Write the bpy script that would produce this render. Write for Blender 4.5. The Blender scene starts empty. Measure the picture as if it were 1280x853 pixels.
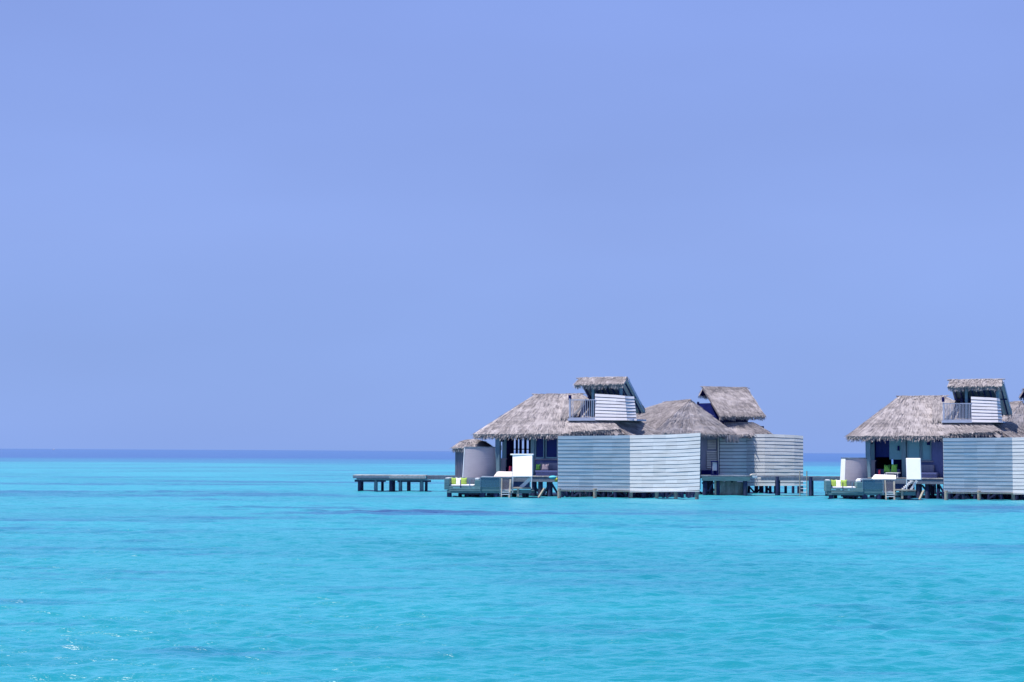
import bpy, math, random
import numpy as np
from mathutils import Vector, Matrix
random.seed(7); R = random.Random(11)
sc = bpy.context.scene
COL = sc.collection

# ------------------------------------------------------------------ camera
FPX = 2200.0; CAMH = 2.75; CX, CY = 640.0, 426.5
ALPHA = math.atan(138.1/FPX); RHO = 0.0055
fw = Vector((0, math.cos(ALPHA), math.sin(ALPHA)))
rt0 = Vector((1, 0, 0)); up0 = Vector((0, -math.sin(ALPHA), math.cos(ALPHA)))
RT = rt0*math.cos(RHO) + up0*math.sin(RHO)
UP = -rt0*math.sin(RHO) + up0*math.cos(RHO)
cd = bpy.data.cameras.new('camera'); cam = bpy.data.objects.new('camera', cd); COL.objects.link(cam)
cam.matrix_world = Matrix(((RT.x, UP.x, -fw.x, 0), (RT.y, UP.y, -fw.y, 0), (RT.z, UP.z, -fw.z, CAMH), (0, 0, 0, 1)))
cd.sensor_width = 36; cd.lens = 36*FPX/1280; cd.clip_start = .5; cd.clip_end = 200000
sc.camera = cam

# ------------------------------------------------------------------ sky, sun, exposure
SUN_EL = math.radians(70); SH = Vector((-.94, -.34, 0)).normalized()
SUN = Vector((SH.x*math.cos(SUN_EL), SH.y*math.cos(SUN_EL), math.sin(SUN_EL)))
w = bpy.data.worlds.new('World'); sc.world = w; w.use_nodes = True
nt = w.node_tree; nt.nodes.clear(); N = nt.nodes.new; LK = nt.links.new
out = N('ShaderNodeOutputWorld'); bg = N('ShaderNodeBackground'); bg.inputs[1].default_value = .10
sky = N('ShaderNodeTexSky'); sky.sky_type = 'NISHITA'; sky.sun_disc = False
sky.sun_elevation = SUN_EL; sky.sun_rotation = math.atan2(SUN.x, SUN.y)
sky.air_density = 1.0; sky.dust_density = .6; sky.ozone_density = 3
tc = N('ShaderNodeTexCoord'); sp = N('ShaderNodeSeparateXYZ'); LK(tc.outputs['Generated'], sp.inputs[0])
nz = N('ShaderNodeTexNoise'); nz.inputs['Scale'].default_value = 3.2; nz.inputs['Detail'].default_value = 3
mp = N('ShaderNodeMapping'); mp.inputs['Scale'].default_value = (1, 1, 3.0); mp.inputs['Rotation'].default_value = (0, .5, 0)
LK(tc.outputs['Generated'], mp.inputs[0]); LK(mp.outputs[0], nz.inputs['Vector'])
rp = N('ShaderNodeValToRGB'); e = rp.color_ramp.elements
K = 6.45
e[0].position = 0.0; e[0].color = (.236*K, .386*K, .855*K, 1)
e[1].position = .5; e[1].color = (.18*K, .31*K, .78*K, 1)
q = e.new(.12); q.color = (.268*K, .392*K, .845*K, 1)
q = e.new(.24); q.color = (.258*K, .375*K, .845*K, 1)
LK(sp.outputs['Z'], rp.inputs[0])
ml = N('ShaderNodeMapRange'); ml.inputs['From Min'].default_value = .3; ml.inputs['From Max'].default_value = .75
ml.inputs['To Min'].default_value = .96; ml.inputs['To Max'].default_value = 1.06; LK(nz.outputs[0], ml.inputs[0])
vm = N('ShaderNodeVectorMath'); vm.operation = 'SCALE'; LK(rp.outputs[0], vm.inputs[0]); LK(ml.outputs[0], vm.inputs['Scale'])
mx = N('ShaderNodeMix'); mx.data_type = 'RGBA'; mx.inputs[0].default_value = .93
LK(sky.outputs[0], mx.inputs[6]); LK(vm.outputs[0], mx.inputs[7]); LK(mx.outputs[2], bg.inputs[0]); LK(bg.outputs[0], out.inputs[0])
sd = bpy.data.lights.new('sun', 'SUN'); sd.energy = 4.3; sd.angle = math.radians(.5); sd.color = (1, .945, .87)
so = bpy.data.objects.new('sun', sd); COL.objects.link(so)
so.rotation_euler = SUN.to_track_quat('Z', 'Y').to_euler()
sc.view_settings.view_transform = 'Standard'; sc.view_settings.look = 'None'
sc.view_settings.exposure = .6; sc.view_settings.gamma = 1
sc.cycles.max_bounces = 6

# ------------------------------------------------------------------ materials
def newmat(name):
    m = bpy.data.materials.new(name); m.use_nodes = True
    b = m.node_tree.nodes['Principled BSDF']
    return m, m.node_tree, b
def paint(name, c, rough=.7, var=.15, scale=(3, 3, 14), spec=.3, island=.12, stain=None, stain_amt=.35):
    """weathered colour: stretched grain noise, large blotches and a per-board change"""
    m, t, b = newmat(name); n = t.nodes.new; l = t.links.new
    g = n('ShaderNodeNewGeometry'); tcn = n('ShaderNodeTexCoord'); mpn = n('ShaderNodeMapping'); mpn.inputs['Scale'].default_value = scale
    no = n('ShaderNodeTexNoise'); no.inputs['Scale'].default_value = 1; no.inputs['Detail'].default_value = 6; no.inputs['Roughness'].default_value = .65
    l(tcn.outputs['Object'], mpn.inputs[0]); l(mpn.outputs[0], no.inputs['Vector'])
    mr = n('ShaderNodeMapRange'); mr.inputs[1].default_value = .3; mr.inputs[2].default_value = .7
    mr.inputs[3].default_value = 1-var; mr.inputs[4].default_value = 1+var; l(no.outputs[0], mr.inputs[0])
    mi = n('ShaderNodeMapRange'); mi.inputs[3].default_value = 1-island; mi.inputs[4].default_value = 1+island; l(g.outputs['Random Per Island'], mi.inputs[0])
    mm = n('ShaderNodeMath'); mm.operation = 'MULTIPLY'; l(mr.outputs[0], mm.inputs[0]); l(mi.outputs[0], mm.inputs[1])
    n2 = n('ShaderNodeTexNoise'); n2.inputs['Scale'].default_value = .9; n2.inputs['Detail'].default_value = 5; l(tcn.outputs['Object'], n2.inputs['Vector'])
    r2 = n('ShaderNodeMapRange'); r2.inputs[1].default_value = .5; r2.inputs[2].default_value = .75; r2.inputs[3].default_value = 0; r2.inputs[4].default_value = stain_amt; l(n2.outputs[0], r2.inputs[0])
    cm = n('ShaderNodeMix'); cm.data_type = 'RGBA'; cm.inputs[6].default_value = (*c, 1)
    cm.inputs[7].default_value = (*(stain or (c[0]*.6, c[1]*.62, c[2]*.66)), 1); l(r2.outputs[0], cm.inputs[0])
    vs = n('ShaderNodeVectorMath'); vs.operation = 'SCALE'; l(cm.outputs[2], vs.inputs[0]); l(mm.outputs[0], vs.inputs['Scale'])
    l(vs.outputs[0], b.inputs['Base Color']); b.inputs['Roughness'].default_value = rough; b.inputs['Specular IOR Level'].default_value = spec
    bp = n('ShaderNodeBump'); bp.inputs['Strength'].default_value = .3; bp.inputs['Distance'].default_value = .03; l(no.outputs[0], bp.inputs['Height']); l(bp.outputs[0], b.inputs['Normal'])
    return m
def thatchmat():
    m, t, b = newmat('thatch'); n = t.nodes.new; l = t.links.new
    g = n('ShaderNodeNewGeometry'); r = n('ShaderNodeValToRGB'); e = r.color_ramp.elements
    e[0].position = 0; e[0].color = (.17, .155, .17, 1); e[1].position = 1; e[1].color = (.49, .445, .45, 1)
    x = e.new(.3); x.color = (.29, .262, .275, 1); x = e.new(.7); x.color = (.375, .34, .348, 1)
    l(g.outputs['Random Per Island'], r.inputs[0])
    tcn = n('ShaderNodeTexCoord'); n2 = n('ShaderNodeTexNoise'); n2.inputs['Scale'].default_value = 1.6; n2.inputs['Detail'].default_value = 8; n2.inputs['Roughness'].default_value = .6
    l(tcn.outputs['Object'], n2.inputs['Vector'])
    r2 = n('ShaderNodeMapRange'); r2.inputs[1].default_value = .3; r2.inputs[2].default_value = .7; r2.inputs[3].default_value = .82; r2.inputs[4].default_value = 1.12; l(n2.outputs[0], r2.inputs[0])
    # courses: laid bands of palm thatch
    mpn = n('ShaderNodeMapping'); mpn.inputs['Scale'].default_value = (.15, .15, 3.6); l(tcn.outputs['Object'], mpn.inputs[0])
    n3 = n('ShaderNodeTexNoise'); n3.inputs['Scale'].default_value = 1; n3.inputs['Detail'].default_value = 2; l(mpn.outputs[0], n3.inputs['Vector'])
    r3 = n('ShaderNodeMapRange'); r3.inputs[1].default_value = .35; r3.inputs[2].default_value = .65; r3.inputs[3].default_value = .85; r3.inputs[4].default_value = 1.12; l(n3.outputs[0], r3.inputs[0])
    mm = n('ShaderNodeMath'); mm.operation = 'MULTIPLY'; l(r2.outputs[0], mm.inputs[0]); l(r3.outputs[0], mm.inputs[1])
    vs = n('ShaderNodeVectorMath'); vs.operation = 'SCALE'; l(r.outputs[0], vs.inputs[0]); l(mm.outputs[0], vs.inputs['Scale'])
    l(vs.outputs[0], b.inputs['Base Color']); b.inputs['Roughness'].default_value = .95; b.inputs['Specular IOR Level'].default_value = .1
    return m
M = {}
M['thatch'] = thatchmat()
M['fence'] = paint('grey_white_boards', (.59, .605, .625), .75, .09, (.8, .8, 9), .2, .07, (.46, .46, .44), .4)
M['fence_end'] = paint('bare_board', (.42, .36, .28), .8, .2, (2, 2, 12))
M['loft_board'] = paint('lilac_white_boards', (.70, .66, .70), .7, .08, (1.2, 1.2, 9), .2, .06)
M['gap'] = paint('gap_shade_backing', (.012, .018, .07), .9, .2)  # near-black sheet behind the boards, painted as the shade seen through the gaps
M['navy'] = paint('navy_wood_and_shade', (.006, .012, .095), .8, .3, (4, 4, 4), .05)  # deep blue of shaded interiors put into the base colour
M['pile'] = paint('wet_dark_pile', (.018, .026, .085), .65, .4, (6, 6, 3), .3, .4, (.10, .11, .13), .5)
M['palepost'] = paint('pale_post', (.33, .31, .26), .8, .3, (8, 8, 3), .2, .2, (.10, .11, .13), .8)
M['post'] = paint('grey_teal_post', (.15, .26, .33), .6, .12, (10, 10, 2), .3)
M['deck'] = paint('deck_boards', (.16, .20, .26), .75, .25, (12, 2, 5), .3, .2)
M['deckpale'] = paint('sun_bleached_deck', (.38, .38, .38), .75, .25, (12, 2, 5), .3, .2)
M['teal'] = paint('weathered_teal_wood', (.11, .22, .24), .7, .2, (2, 2, 12), .3, .15)
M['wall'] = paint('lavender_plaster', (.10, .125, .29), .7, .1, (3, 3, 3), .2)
M['wallgrey'] = paint('grey_wall', (.25, .24, .31), .7, .12, (12, 12, 1), .2)
M['slat'] = paint('white_slats', (.62, .56, .50), .6, .1)
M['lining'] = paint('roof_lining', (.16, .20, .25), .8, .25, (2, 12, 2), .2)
M['darklining'] = paint('shade_dark_lining', (.03, .04, .14), .8, .25, (2, 12, 2), .2)  # darker copy of the lining, with the shadow under the thatch painted in
M['screen'] = paint('woven_screen', (.34, .31, .36), .5, .08, (1, 1, 20), .35, 0)
M['white'] = paint('white_fabric', (.88, .86, .85), .8, .03, (2, 2, 2), .2, 0, (.8, .79, .8))
M['pinkwhite'] = paint('cream_mattress', (.70, .62, .60), .8, .04, (2, 2, 2), .2, 0)
M['whitepaint'] = paint('white_paint', (.70, .72, .76), .6, .1, (4, 4, 4), .3)
M['green'] = paint('lime_fabric', (.32, .45, .09), .85, .12, (6, 6, 6), .2, .1, (.30, .5, .05))
M['darkgreen'] = paint('green_fabric', (.04, .14, .03), .85, .2, (6, 6, 6), .2, .2)
M['tan'] = paint('taupe_fabric', (.24, .20, .25), .85, .1, (6, 6, 6), .2, .1)
M['red'] = paint('red_fabric', (.5, .04, .10), .7, .2, (6, 6, 6))
M['cyan'] = paint('turquoise_fabric', (.10, .50, .62), .6, .1, (6, 6, 6))
M['yellow'] = paint('yellow_fabric', (.60, .58, .10), .6, .1, (6, 6, 6))
M['stone'] = paint('water_stained_board', (.20, .21, .21), .85, .35, (5, 5, 2), .2, .15, (.17, .15, .12), .8)
M['soffit'] = paint('roof_soffit_boards', (.68, .66, .66), .8, .2, (3, 14, 3), .2)
M['rail'] = paint('blue_grey_rail', (.38, .42, .55), .6, .1)
M['blind'] = paint('pale_roller_blind', (.15, .34, .42), .6, .06, (1, 1, 1), .3, 0)
def glassmat(name, c, alpha, rough=.08):
    m, t, b = newmat(name); b.inputs['Base Color'].default_value = (*c, 1); b.inputs['Roughness'].default_value = rough
    b.inputs['Specular IOR Level'].default_value = .15
    tr = t.nodes.new('ShaderNodeBsdfTransparent'); mxs = t.nodes.new('ShaderNodeMixShader'); mxs.inputs[0].default_value = alpha
    o = t.nodes['Material Output']; t.links.new(tr.outputs[0], mxs.inputs[1]); t.links.new(b.outputs[0], mxs.inputs[2]); t.links.new(mxs.outputs[0], o.inputs[0]); return m
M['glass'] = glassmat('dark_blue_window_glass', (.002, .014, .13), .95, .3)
M['railglass'] = glassmat('teal_balustrade_glass', (.08, .20, .28), .6, .2)
M['rosyglass'] = glassmat('smoky_balustrade_glass', (.24, .22, .26), .55, .2)

# ------------------------------------------------------------------ helpers
def ray(px, py):
    d = fw + RT*((px-CX)/FPX) + UP*((CY-py)/FPX); return d
CAMP = Vector((0, 0, CAMH))
def P(px, py, Y):
    d = ray(px, py); return CAMP + d*(Y/d.y)
class Frame:
    """local axes of a building: u along its front, v to its back"""
    def __init__(s, px, Y, deg):
        o = P(px, 565, Y); s.o = Vector((o.x, o.y, 0)); a = math.radians(deg)
        s.u = Vector((math.cos(a), -math.sin(a), 0)); s.v = Vector((math.sin(a), math.cos(a), 0))
    def L(s, u, v, z): return s.o + s.u*u + s.v*v + Vector((0, 0, z))
    def Q(s, px, py, v):
        d = ray(px, py); t = (v - (CAMP-s.o).dot(s.v))/d.dot(s.v); return CAMP + d*t
    def U(s, px, v): return (s.Q(px, 560, v)-s.o).dot(s.u)
    def Z(s, px, py, v): return s.Q(px, py, v).z
    def Vat(s, px, u):
        d = ray(px, 560); t = (u - (CAMP-s.o).dot(s.u))/d.dot(s.u); return ((CAMP+d*t)-s.o).dot(s.v)
GROUPS = dict(overwater_villa='thatched villas on stilts', privacy_fence='boarded fences round the villas', seating_platform='seating platforms in front of the villas', striped_cushion='striped sofa cushions', cushion='cushions on the villa porches', sun_mattress='mattresses on the villa decks', fabric_screen='white fabric screens', wooden_stairs='stairs to the platforms', leaning_prop='slanting posts under the decks', curved_shower_screen='round grey screens', swim_ladder='swim ladders', porch_stool='stools on the porches', jetty_walkway='walkways between the villas')
BASE = Vector((0, 0, 0)); SHIFT = Vector((0, 0, 0))
class MB:
    def __init__(s): s.v = []; s.f = []
    def poly(s, *p):
        i = len(s.v); s.v += [Vector(a) for a in p]; s.f.append(tuple(range(i, i+len(p)))); return s
    def hexa(s, a, b):
        """a, b: two quads of four points facing each other"""
        i = len(s.v); s.v += [Vector(p) for p in a] + [Vector(p) for p in b]
        s.f += [(i, i+3, i+2, i+1), (i+4, i+5, i+6, i+7)] + [(i+k, i+(k+1) % 4, i+4+(k+1) % 4, i+4+k) for k in range(4)]; return s
    def box(s, F, u0, u1, v0, v1, z0, z1):
        L = F.L; return s.hexa([L(u0, v0, z0), L(u1, v0, z0), L(u1, v1, z0), L(u0, v1, z0)], [L(u0, v0, z1), L(u1, v0, z1), L(u1, v1, z1), L(u0, v1, z1)])
    def fb(s, F, x0, x1, y0, y1, v, t=.1):
        """box whose front face covers pixels x0..x1, y0..y1 on the plane v"""
        m = (x0+x1)/2; return s.box(F, F.U(x0, v), F.U(x1, v), v, v+t, F.Z(m, y1, v), F.Z(m, y0, v))
    def beam(s, p, q, w, h=None, up=Vector((0, 0, 1))):
        h = h or w; p = Vector(p); q = Vector(q); d = (q-p).normalized()
        if abs(d.dot(up)) > .95: up = Vector((0, 1, 0))
        a = d.cross(up).normalized()*w/2; b = a.cross(d).normalized()*h/2
        return s.hexa([p-a-b, p+a-b, p+a+b, p-a+b], [q-a-b, q+a-b, q+a+b, q-a+b])
    def tube(s, p, q, r0, r1=None, n=10):
        r1 = r1 or r0; p = Vector(p); q = Vector(q); d = (q-p).normalized(); up = Vector((0, 1, 0)) if abs(d.z) > .9 else Vector((0, 0, 1))
        a = d.cross(up).normalized(); b = d.cross(a); i = len(s.v)
        for c, r in ((p, r0), (q, r1)):
            for k in range(n):
                t = 2*math.pi*k/n; s.v.append(c + a*math.cos(t)*r + b*math.sin(t)*r)
        for k in range(n): s.f.append((i+k, i+(k+1) % n, i+n+(k+1) % n, i+n+k))
        s.f.append(tuple(i+k for k in range(n))); s.f.append(tuple(i+n+k for k in reversed(range(n)))); return s
    def build(s, name, mat, parent=None, bevel=0, smooth=False):
        me = bpy.data.meshes.new(name); me.from_pydata([tuple(p-BASE) for p in s.v], [], s.f); me.update()
        me.materials.append(M[mat]); o = bpy.data.objects.new(name, me); COL.objects.link(o)
        if parent: o.parent = parent
        else: o.location = BASE+SHIFT
        if bevel:
            b = o.modifiers.new('bevel', 'BEVEL'); b.width = bevel; b.segments = 2; b.limit_method = 'ANGLE'
        if smooth:
            for p in me.polygons: p.use_smooth = True
        return o
def tag(o, label=None, cat=None, group=None, kind=None):
    if label: o['label'] = label
    if cat: o['category'] = cat
    if group: o['group'] = group
    if kind: o['kind'] = kind
    return o
def thing(name, label, cat, base, group=None):
    global BASE
    BASE = Vector(base); o = bpy.data.objects.new(name, None); COL.objects.link(o); o.location = BASE+SHIFT; o.empty_display_size = .5
    return tag(o, label, cat, group or GROUPS.get(name))
def pillow(mb, c, F, w, h, t, lean=.25):
    """a plump square cushion standing on its edge"""
    n = 8; i = len(mb.v)
    for side in (1, -1):
        for a in range(n+1):
            for b in range(n+1):
                s, q = a/n*2-1, b/n*2-1
                k = (1-s**4)*(1-q**4); pinch = 1-.10*(1-abs(s))*abs(q)**3-.0
                mb.v.append(Vector(c) + F.u*(s*w/2*(1-.1*(1-abs(q)))) + Vector((0, 0, 1))*((q+1)/2*h*pinch) + F.v*(lean*(q+1)/2*h - side*t/2*max(k, 0)**.5))
    for side in (0, 1):
        o = i + side*(n+1)**2
        for a in range(n):
            for b in range(n):
                f = (o+a*(n+1)+b, o+(a+1)*(n+1)+b, o+(a+1)*(n+1)+b+1, o+a*(n+1)+b+1); mb.f.append(f if side else f[::-1])
    return mb

def blade(mb, p, d, n, length, wid, lift, side):
    i = len(mb.v); a = d.cross(n).normalized(); q = p + d*length + n*lift + a*side
    mb.v += [p-a*wid/2, p+a*wid/2, q+a*wid*.28, q-a*wid*.28]; mb.f.append((i, i+1, i+2, i+3))
def thatch(mb, A, B, C, D, dens=70, thick=.22, fringe=1.0, droop=.45, rag=1.0, lining=None, nofringe=False):
    """a thatched slope: top edge A-B, eave D-C (A above D). Slab, straw lying down the slope, ragged fringe at the eave"""
    A, B, C, D = map(Vector, (A, B, C, D))
    n = (B-D).cross(A-C); n.normalize()
    if n.z < 0: n = -n
    S = lambda s, t: (A.lerp(B, s)).lerp(D.lerp(C, s), t)
    W = max((C-D).length, (B-A).length); H = max((D-A).length, (C-B).length)
    ns, ntt = max(2, int(W/.35)), max(2, int(H/.35)); i = len(mb.v)
    for a in range(ns+1):
        for b in range(ntt+1):
            edge = 0 if a in (0, ns) or b in (0,) else 1
            mb.v.append(S(a/ns, b/ntt) + n*R.uniform(-.05, .05)*edge*rag)
    for a in range(ns):
        for b in range(ntt): mb.f.append((i+a*(ntt+1)+b, i+(a+1)*(ntt+1)+b, i+(a+1)*(ntt+1)+b+1, i+a*(ntt+1)+b+1))
    dn = n*thick; off = Vector((0, 0, -.0))
    for p, q in ((D, C), (A, D), (B, C)): mb.poly(p+n*.0, q, q-dn, p-dn)
    (lining or mb).poly(A-dn, B-dn, C-dn, D-dn)
    area = ((C-D).length+(B-A).length)/2*H; m = int(area*dens*1.5)
    for _ in range(m):
        t = R.random(); s = R.random()
        wt = ((B-A).length*(1-t)+(C-D).length*t)/W
        if R.random() > wt: continue
        p = S(s, t); d = (D.lerp(C, s)-A.lerp(B, s)); 
        if d.length < 1e-4: continue
        d.normalize(); L = R.uniform(.25, .6)*min(1, H/2+.3)
        if t > .92: L *= .6
        blade(mb, p+n*R.uniform(.0, .03), d, n, L, R.uniform(.016, .036), R.uniform(.008, .045)*rag, R.uniform(-.05, .05))
    if not nofringe:
        for k in range(int((C-D).length*52*fringe)):
            s = R.random(); p = D.lerp(C, s)+n*R.uniform(-thick, .02); d = (D.lerp(C, s)-A.lerp(B, s)).normalized()
            dd = (d*(1-droop)+Vector((R.uniform(-.18, .18), R.uniform(-.1, .1), -droop))).normalized()
            g = .5+.5*math.sin(s*(C-D).length*5.1+p.x)*R.random()
            blade(mb, p-d*.12, dd, n, R.uniform(.2, .32)+.14*g*R.random()*rag, R.uniform(.025, .06), 0, R.uniform(-.04, .04))
def ridge_cap(mb, A, B, w=.28):
    A, B = Vector(A), Vector(B); d = (B-A).normalized(); h = Vector((0, 0, 1)); a = d.cross(h).normalized()
    for k in range(int((B-A).length*60)):
        p = A.lerp(B, R.random()); s = R.choice((-1, 1)); dd = (a*s*.85 - h*.5 + d*R.uniform(-.25, .25)).normalized()
        blade(mb, p+h*R.uniform(0, .07), dd, (h*.8+a*s*.4).normalized(), R.uniform(.2, .5), R.uniform(.03, .06), .02, R.uniform(-.03, .03))
    for k in range(int((B-A).length*14)):
        p = A.lerp(B, R.random()); mb.tube(p-d*.2+h*R.uniform(-.02, .05), p+d*R.uniform(.1, .3)+h*R.uniform(-.02, .07), .035, .02, 5)

def boards(mb, bk, bot, top, n, lean=.05, gap=.035, thick=.03, warp=.012, outward=None):
    """a wall of horizontal boards through stations bot[i]/top[i]; bk gets the dark backing, coloured as shade in the gaps"""
    J = [[[R.uniform(-warp, warp) for _ in range(2)] for k in range(n)] for i in range(len(bot))]
    for i in range(len(bot)-1):
        b0, b1, t0, t1 = Vector(bot[i]), Vector(bot[i+1]), Vector(top[i]), Vector(top[i+1])
        nm = (b1-b0).cross(t0-b0).normalized()
        if nm.y > 0: nm = -nm
        for k in range(n):
            j = [J[i][k][0], J[i+1][k][0], J[i][k][1], J[i+1][k][1]]
            f0, f1 = k/n, (k+1)/n
            g = gap/(t0-b0).length
            p0 = b0.lerp(t0, f0+g/2)+nm*(lean+j[0]) + Vector((0, 0, j[2])); p1 = b1.lerp(t1, f0+g/2)+nm*(lean+j[1]) + Vector((0, 0, j[3]))
            q0 = b0.lerp(t0, f1-g/2)+nm*j[0]+Vector((0, 0, j[2])); q1 = b1.lerp(t1, f1-g/2)+nm*j[1]+Vector((0, 0, j[3]))
            mb.hexa([p0, p1, q1, q0], [p0-nm*thick, p1-nm*thick, q1-nm*thick, q0-nm*thick])
        if bk is not None:
            z = Vector((0, 0, .05)); bk.hexa([b0-nm*.06+z, b1-nm*.06+z, t1-nm*.06-z, t0-nm*.06-z], [b0-nm*.09+z, b1-nm*.09+z, t1-nm*.09-z, t0-nm*.09-z])
def lerps(a, b, ts): return [Vector(a).lerp(Vector(b), t) for t in ts]

# ------------------------------------------------------------------ water
def make_water():
    def ring(a): return a
    th = np.concatenate([np.linspace(-80, -24, 40)[:-1], np.linspace(-24, 24, 860), np.linspace(24, 80, 40)[1:]])*math.pi/180
    r1 = 13*1.0030**np.arange(0, 1500); r1 = r1[r1 < 620]
    r2 = r1[-1]*1.13**np.arange(1, 45)
    r = np.concatenate([[2.0, 4.5, 7.0], r1, r2]); dr = np.gradient(r)
    TH, RR = np.meshgrid(th, r); X = RR*np.sin(TH); Y = RR*np.cos(TH) - 0
    Z = np.zeros_like(X); DR = np.repeat(dr[:, None], len(th), 1)
    rng = np.random.RandomState(4)
    for k in range(110):
        lam = .26*(2.0/.26)**(rng.rand()**1.25); kk = 2*math.pi/lam
        ang = math.radians(rng.normal(-78, 27)); amp = .0064*lam*(.5+1.0*rng.rand())*(1 if lam < .6 else .5)
        ph = rng.rand()*6.28; kx, ky = kk*math.cos(ang), kk*math.sin(ang)
        ly = lam/max(abs(math.sin(ang)), .15)
        fade = np.clip((ly/(DR*1.0)-2.2)/2, 0, 1)
        arg = kx*X+ky*Y+ph + 1.6*np.sin(X*(.3+.5*rng.rand())+Y*(.2+.5*rng.rand())+ph*2)
        s = np.sin(arg); Z += amp*fade*(s + .25*np.sin(2*arg+1.5))
    # gusts: patches of rougher and calmer water
    G = 1+.25*np.sin(X*.16+1.3*np.sin(Y*.11))*np.sin(Y*.19+X*.05+1)
    Z *= G*np.clip((620-RR)/300, 0, 1)
    nr, nc = X.shape; v = np.stack([X, Y, Z], -1).reshape(-1, 3).astype(np.float32)
    a = (np.arange(nr-1)[:, None]*nc + np.arange(nc-1)[None]).ravel()
    f = np.stack([a, a+1, a+nc+1, a+nc], -1).astype(np.int32)
    me = bpy.data.meshes.new('water'); me.vertices.add(len(v)); me.vertices.foreach_set('co', v.ravel())
    me.loops.add(f.size); me.loops.foreach_set('vertex_index', f.ravel())
    me.polygons.add(len(f)); me.polygons.foreach_set('loop_start', np.arange(len(f), dtype=np.int32)*4)
    me.polygons.foreach_set('use_smooth', np.ones(len(f), dtype=bool)); me.update(calc_edges=True)
    o = bpy.data.objects.new('water', me); COL.objects.link(o); tag(o, kind='structure')
    m = bpy.data.materials.new('lagoon_water'); m.use_nodes = True; t = m.node_tree; t.nodes.clear(); n = t.nodes.new; l = t.links.new
    ou = n('ShaderNodeOutputMaterial'); tcn = n('ShaderNodeTexCoord'); g = n('ShaderNodeNewGeometry'); sx = n('ShaderNodeSeparateXYZ'); l(g.outputs['Position'], sx.inputs[0])
    def noise(scale, detail, sc3=(1, 1, 1), rough=.5, rot=0, dist=0):
        mpn = n('ShaderNodeMapping'); mpn.inputs['Scale'].default_value = sc3; mpn.inputs['Rotation'].default_value = (0, 0, rot); l(g.outputs['Position'], mpn.inputs[0])
        a = n('ShaderNodeTexNoise'); a.inputs['Scale'].default_value = scale; a.inputs['Detail'].default_value = detail; a.inputs['Roughness'].default_value = rough; a.inputs['Distortion'].default_value = dist
        l(mpn.outputs[0], a.inputs['Vector']); return a.outputs[0]
    def mr(i, a, b, c, d, smooth=True):
        x = n('ShaderNodeMapRange'); x.interpolation_type = 'SMOOTHSTEP' if smooth else 'LINEAR'
        for k, vv in enumerate((a, b, c, d)): x.inputs[k+1].default_value = vv
        l(i, x.inputs[0]); return x.outputs[0]
    def mix(fac, a, b):
        x = n('ShaderNodeMix'); x.data_type = 'RGBA'; l(fac, x.inputs[0])
        for k, vv in ((6, a), (7, b)):
            if isinstance(vv, tuple): x.inputs[k].default_value = (*vv, 1)
            else: l(vv, x.inputs[k])
        return x.outputs[2]
    def mth(op, a, b):
        x = n('ShaderNodeMath'); x.operation = op
        for k, vv in enumerate((a, b)):
            if isinstance(vv, (int, float)): x.inputs[k].default_value = vv
            else: l(vv, x.inputs[k])
        return x.outputs[0]
    # shallow lagoon over sand, with weed and coral patches on the bed
    sand, teal, weed, deep = (.009, .203, .262), (.004, .162, .220), (.003, .062, .165), (.0, .050, .172)
    big = noise(.035, 4, (1, 1, 1), .55)
    c = mix(mr(big, .38, .66, 0, 1), sand, teal)
    patch = noise(.055, 6, (.45, 1.6, 1), .62, .06, .6)
    edgey = mth('MULTIPLY', mr(patch, .52, .64, 0, .75), mr(sx.outputs['Y'], 30, 75, .3, 1))
    c = mix(edgey, c, weed)
    fine = noise(.35, 5, (.5, 2.2, 1), .6, .03)
    c = mix(mr(fine, .5, .72, 0, .4), c, weed)
    # the drop-off: beyond the reef edge the bed falls away
    yy = mth('ADD', sx.outputs['Y'], mth('MULTIPLY', mth('SUBTRACT', noise(.022, 6, (.35, 1.5, 1), .68), .5), 420))
    c = mix(mr(yy, 345, 400, 0, .8), c, (.002, .086, .190))
    c = mix(mr(yy, 420, 640, 0, 1), c, deep)
    # one dark weed bed left of centre
    def bed(cx, cy, rx, ry, amt, col):
        nonlocal c
        dx = mth('DIVIDE', mth('SUBTRACT', sx.outputs['X'], cx), rx); dy = mth('DIVIDE', mth('SUBTRACT', sx.outputs['Y'], cy), ry)
        d = mth('ADD', mth('MULTIPLY', dx, dx), mth('MULTIPLY', dy, dy)); d = mth('ADD', d, mth('MULTIPLY', mth('SUBTRACT', noise(.9, 4, (.35, 1.3, 1)), .5), 2.6))
        c = mix(mr(d, 1.2, .1, 0, amt), c, col)
    bed(-4.6, 80.5, 4.6, 2.0, .9, (.0, .028, .115)); bed(-11, 84.5, 6, 1.6, .55, (.0, .05, .15)); bed(22, 56, 1.6, .8, .7, (.0, .04, .14))
    bed(-26, 104, 9, 4, .45, (.0, .06, .16)); bed(3, 66, 8, 2, .30, (.0, .07, .165)); bed(-15, 52, 7, 2, .22, (.0, .08, .17)); bed(9, 49, 6, 1.5, .22, (.0, .08, .17))
    # surface ripples
    b1 = noise(3.0, 4, (.5, 1.4, 1), .6, .12, .5); b2 = noise(9, 3, (.6, 1.5, 1), .6, -.2)
    h = mth('ADD', b1, mth('MULTIPLY', b2, .3)); bp = n('ShaderNodeBump'); bp.inputs['Strength'].default_value = 1; bp.inputs['Distance'].default_value = .072; l(h, bp.inputs['Height'])
    di = n('ShaderNodeBsdfDiffuse'); l(c, di.inputs[0]); upn = n('ShaderNodeCombineXYZ'); upn.inputs[2].default_value = 1; l(upn.outputs[0], di.inputs['Normal'])  # light scattered back by the water body: not shaped by the ripples
    gl = n('ShaderNodeBsdfGlossy'); gl.inputs['Roughness'].default_value = .3; l(bp.outputs[0], gl.inputs['Normal'])
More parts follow.
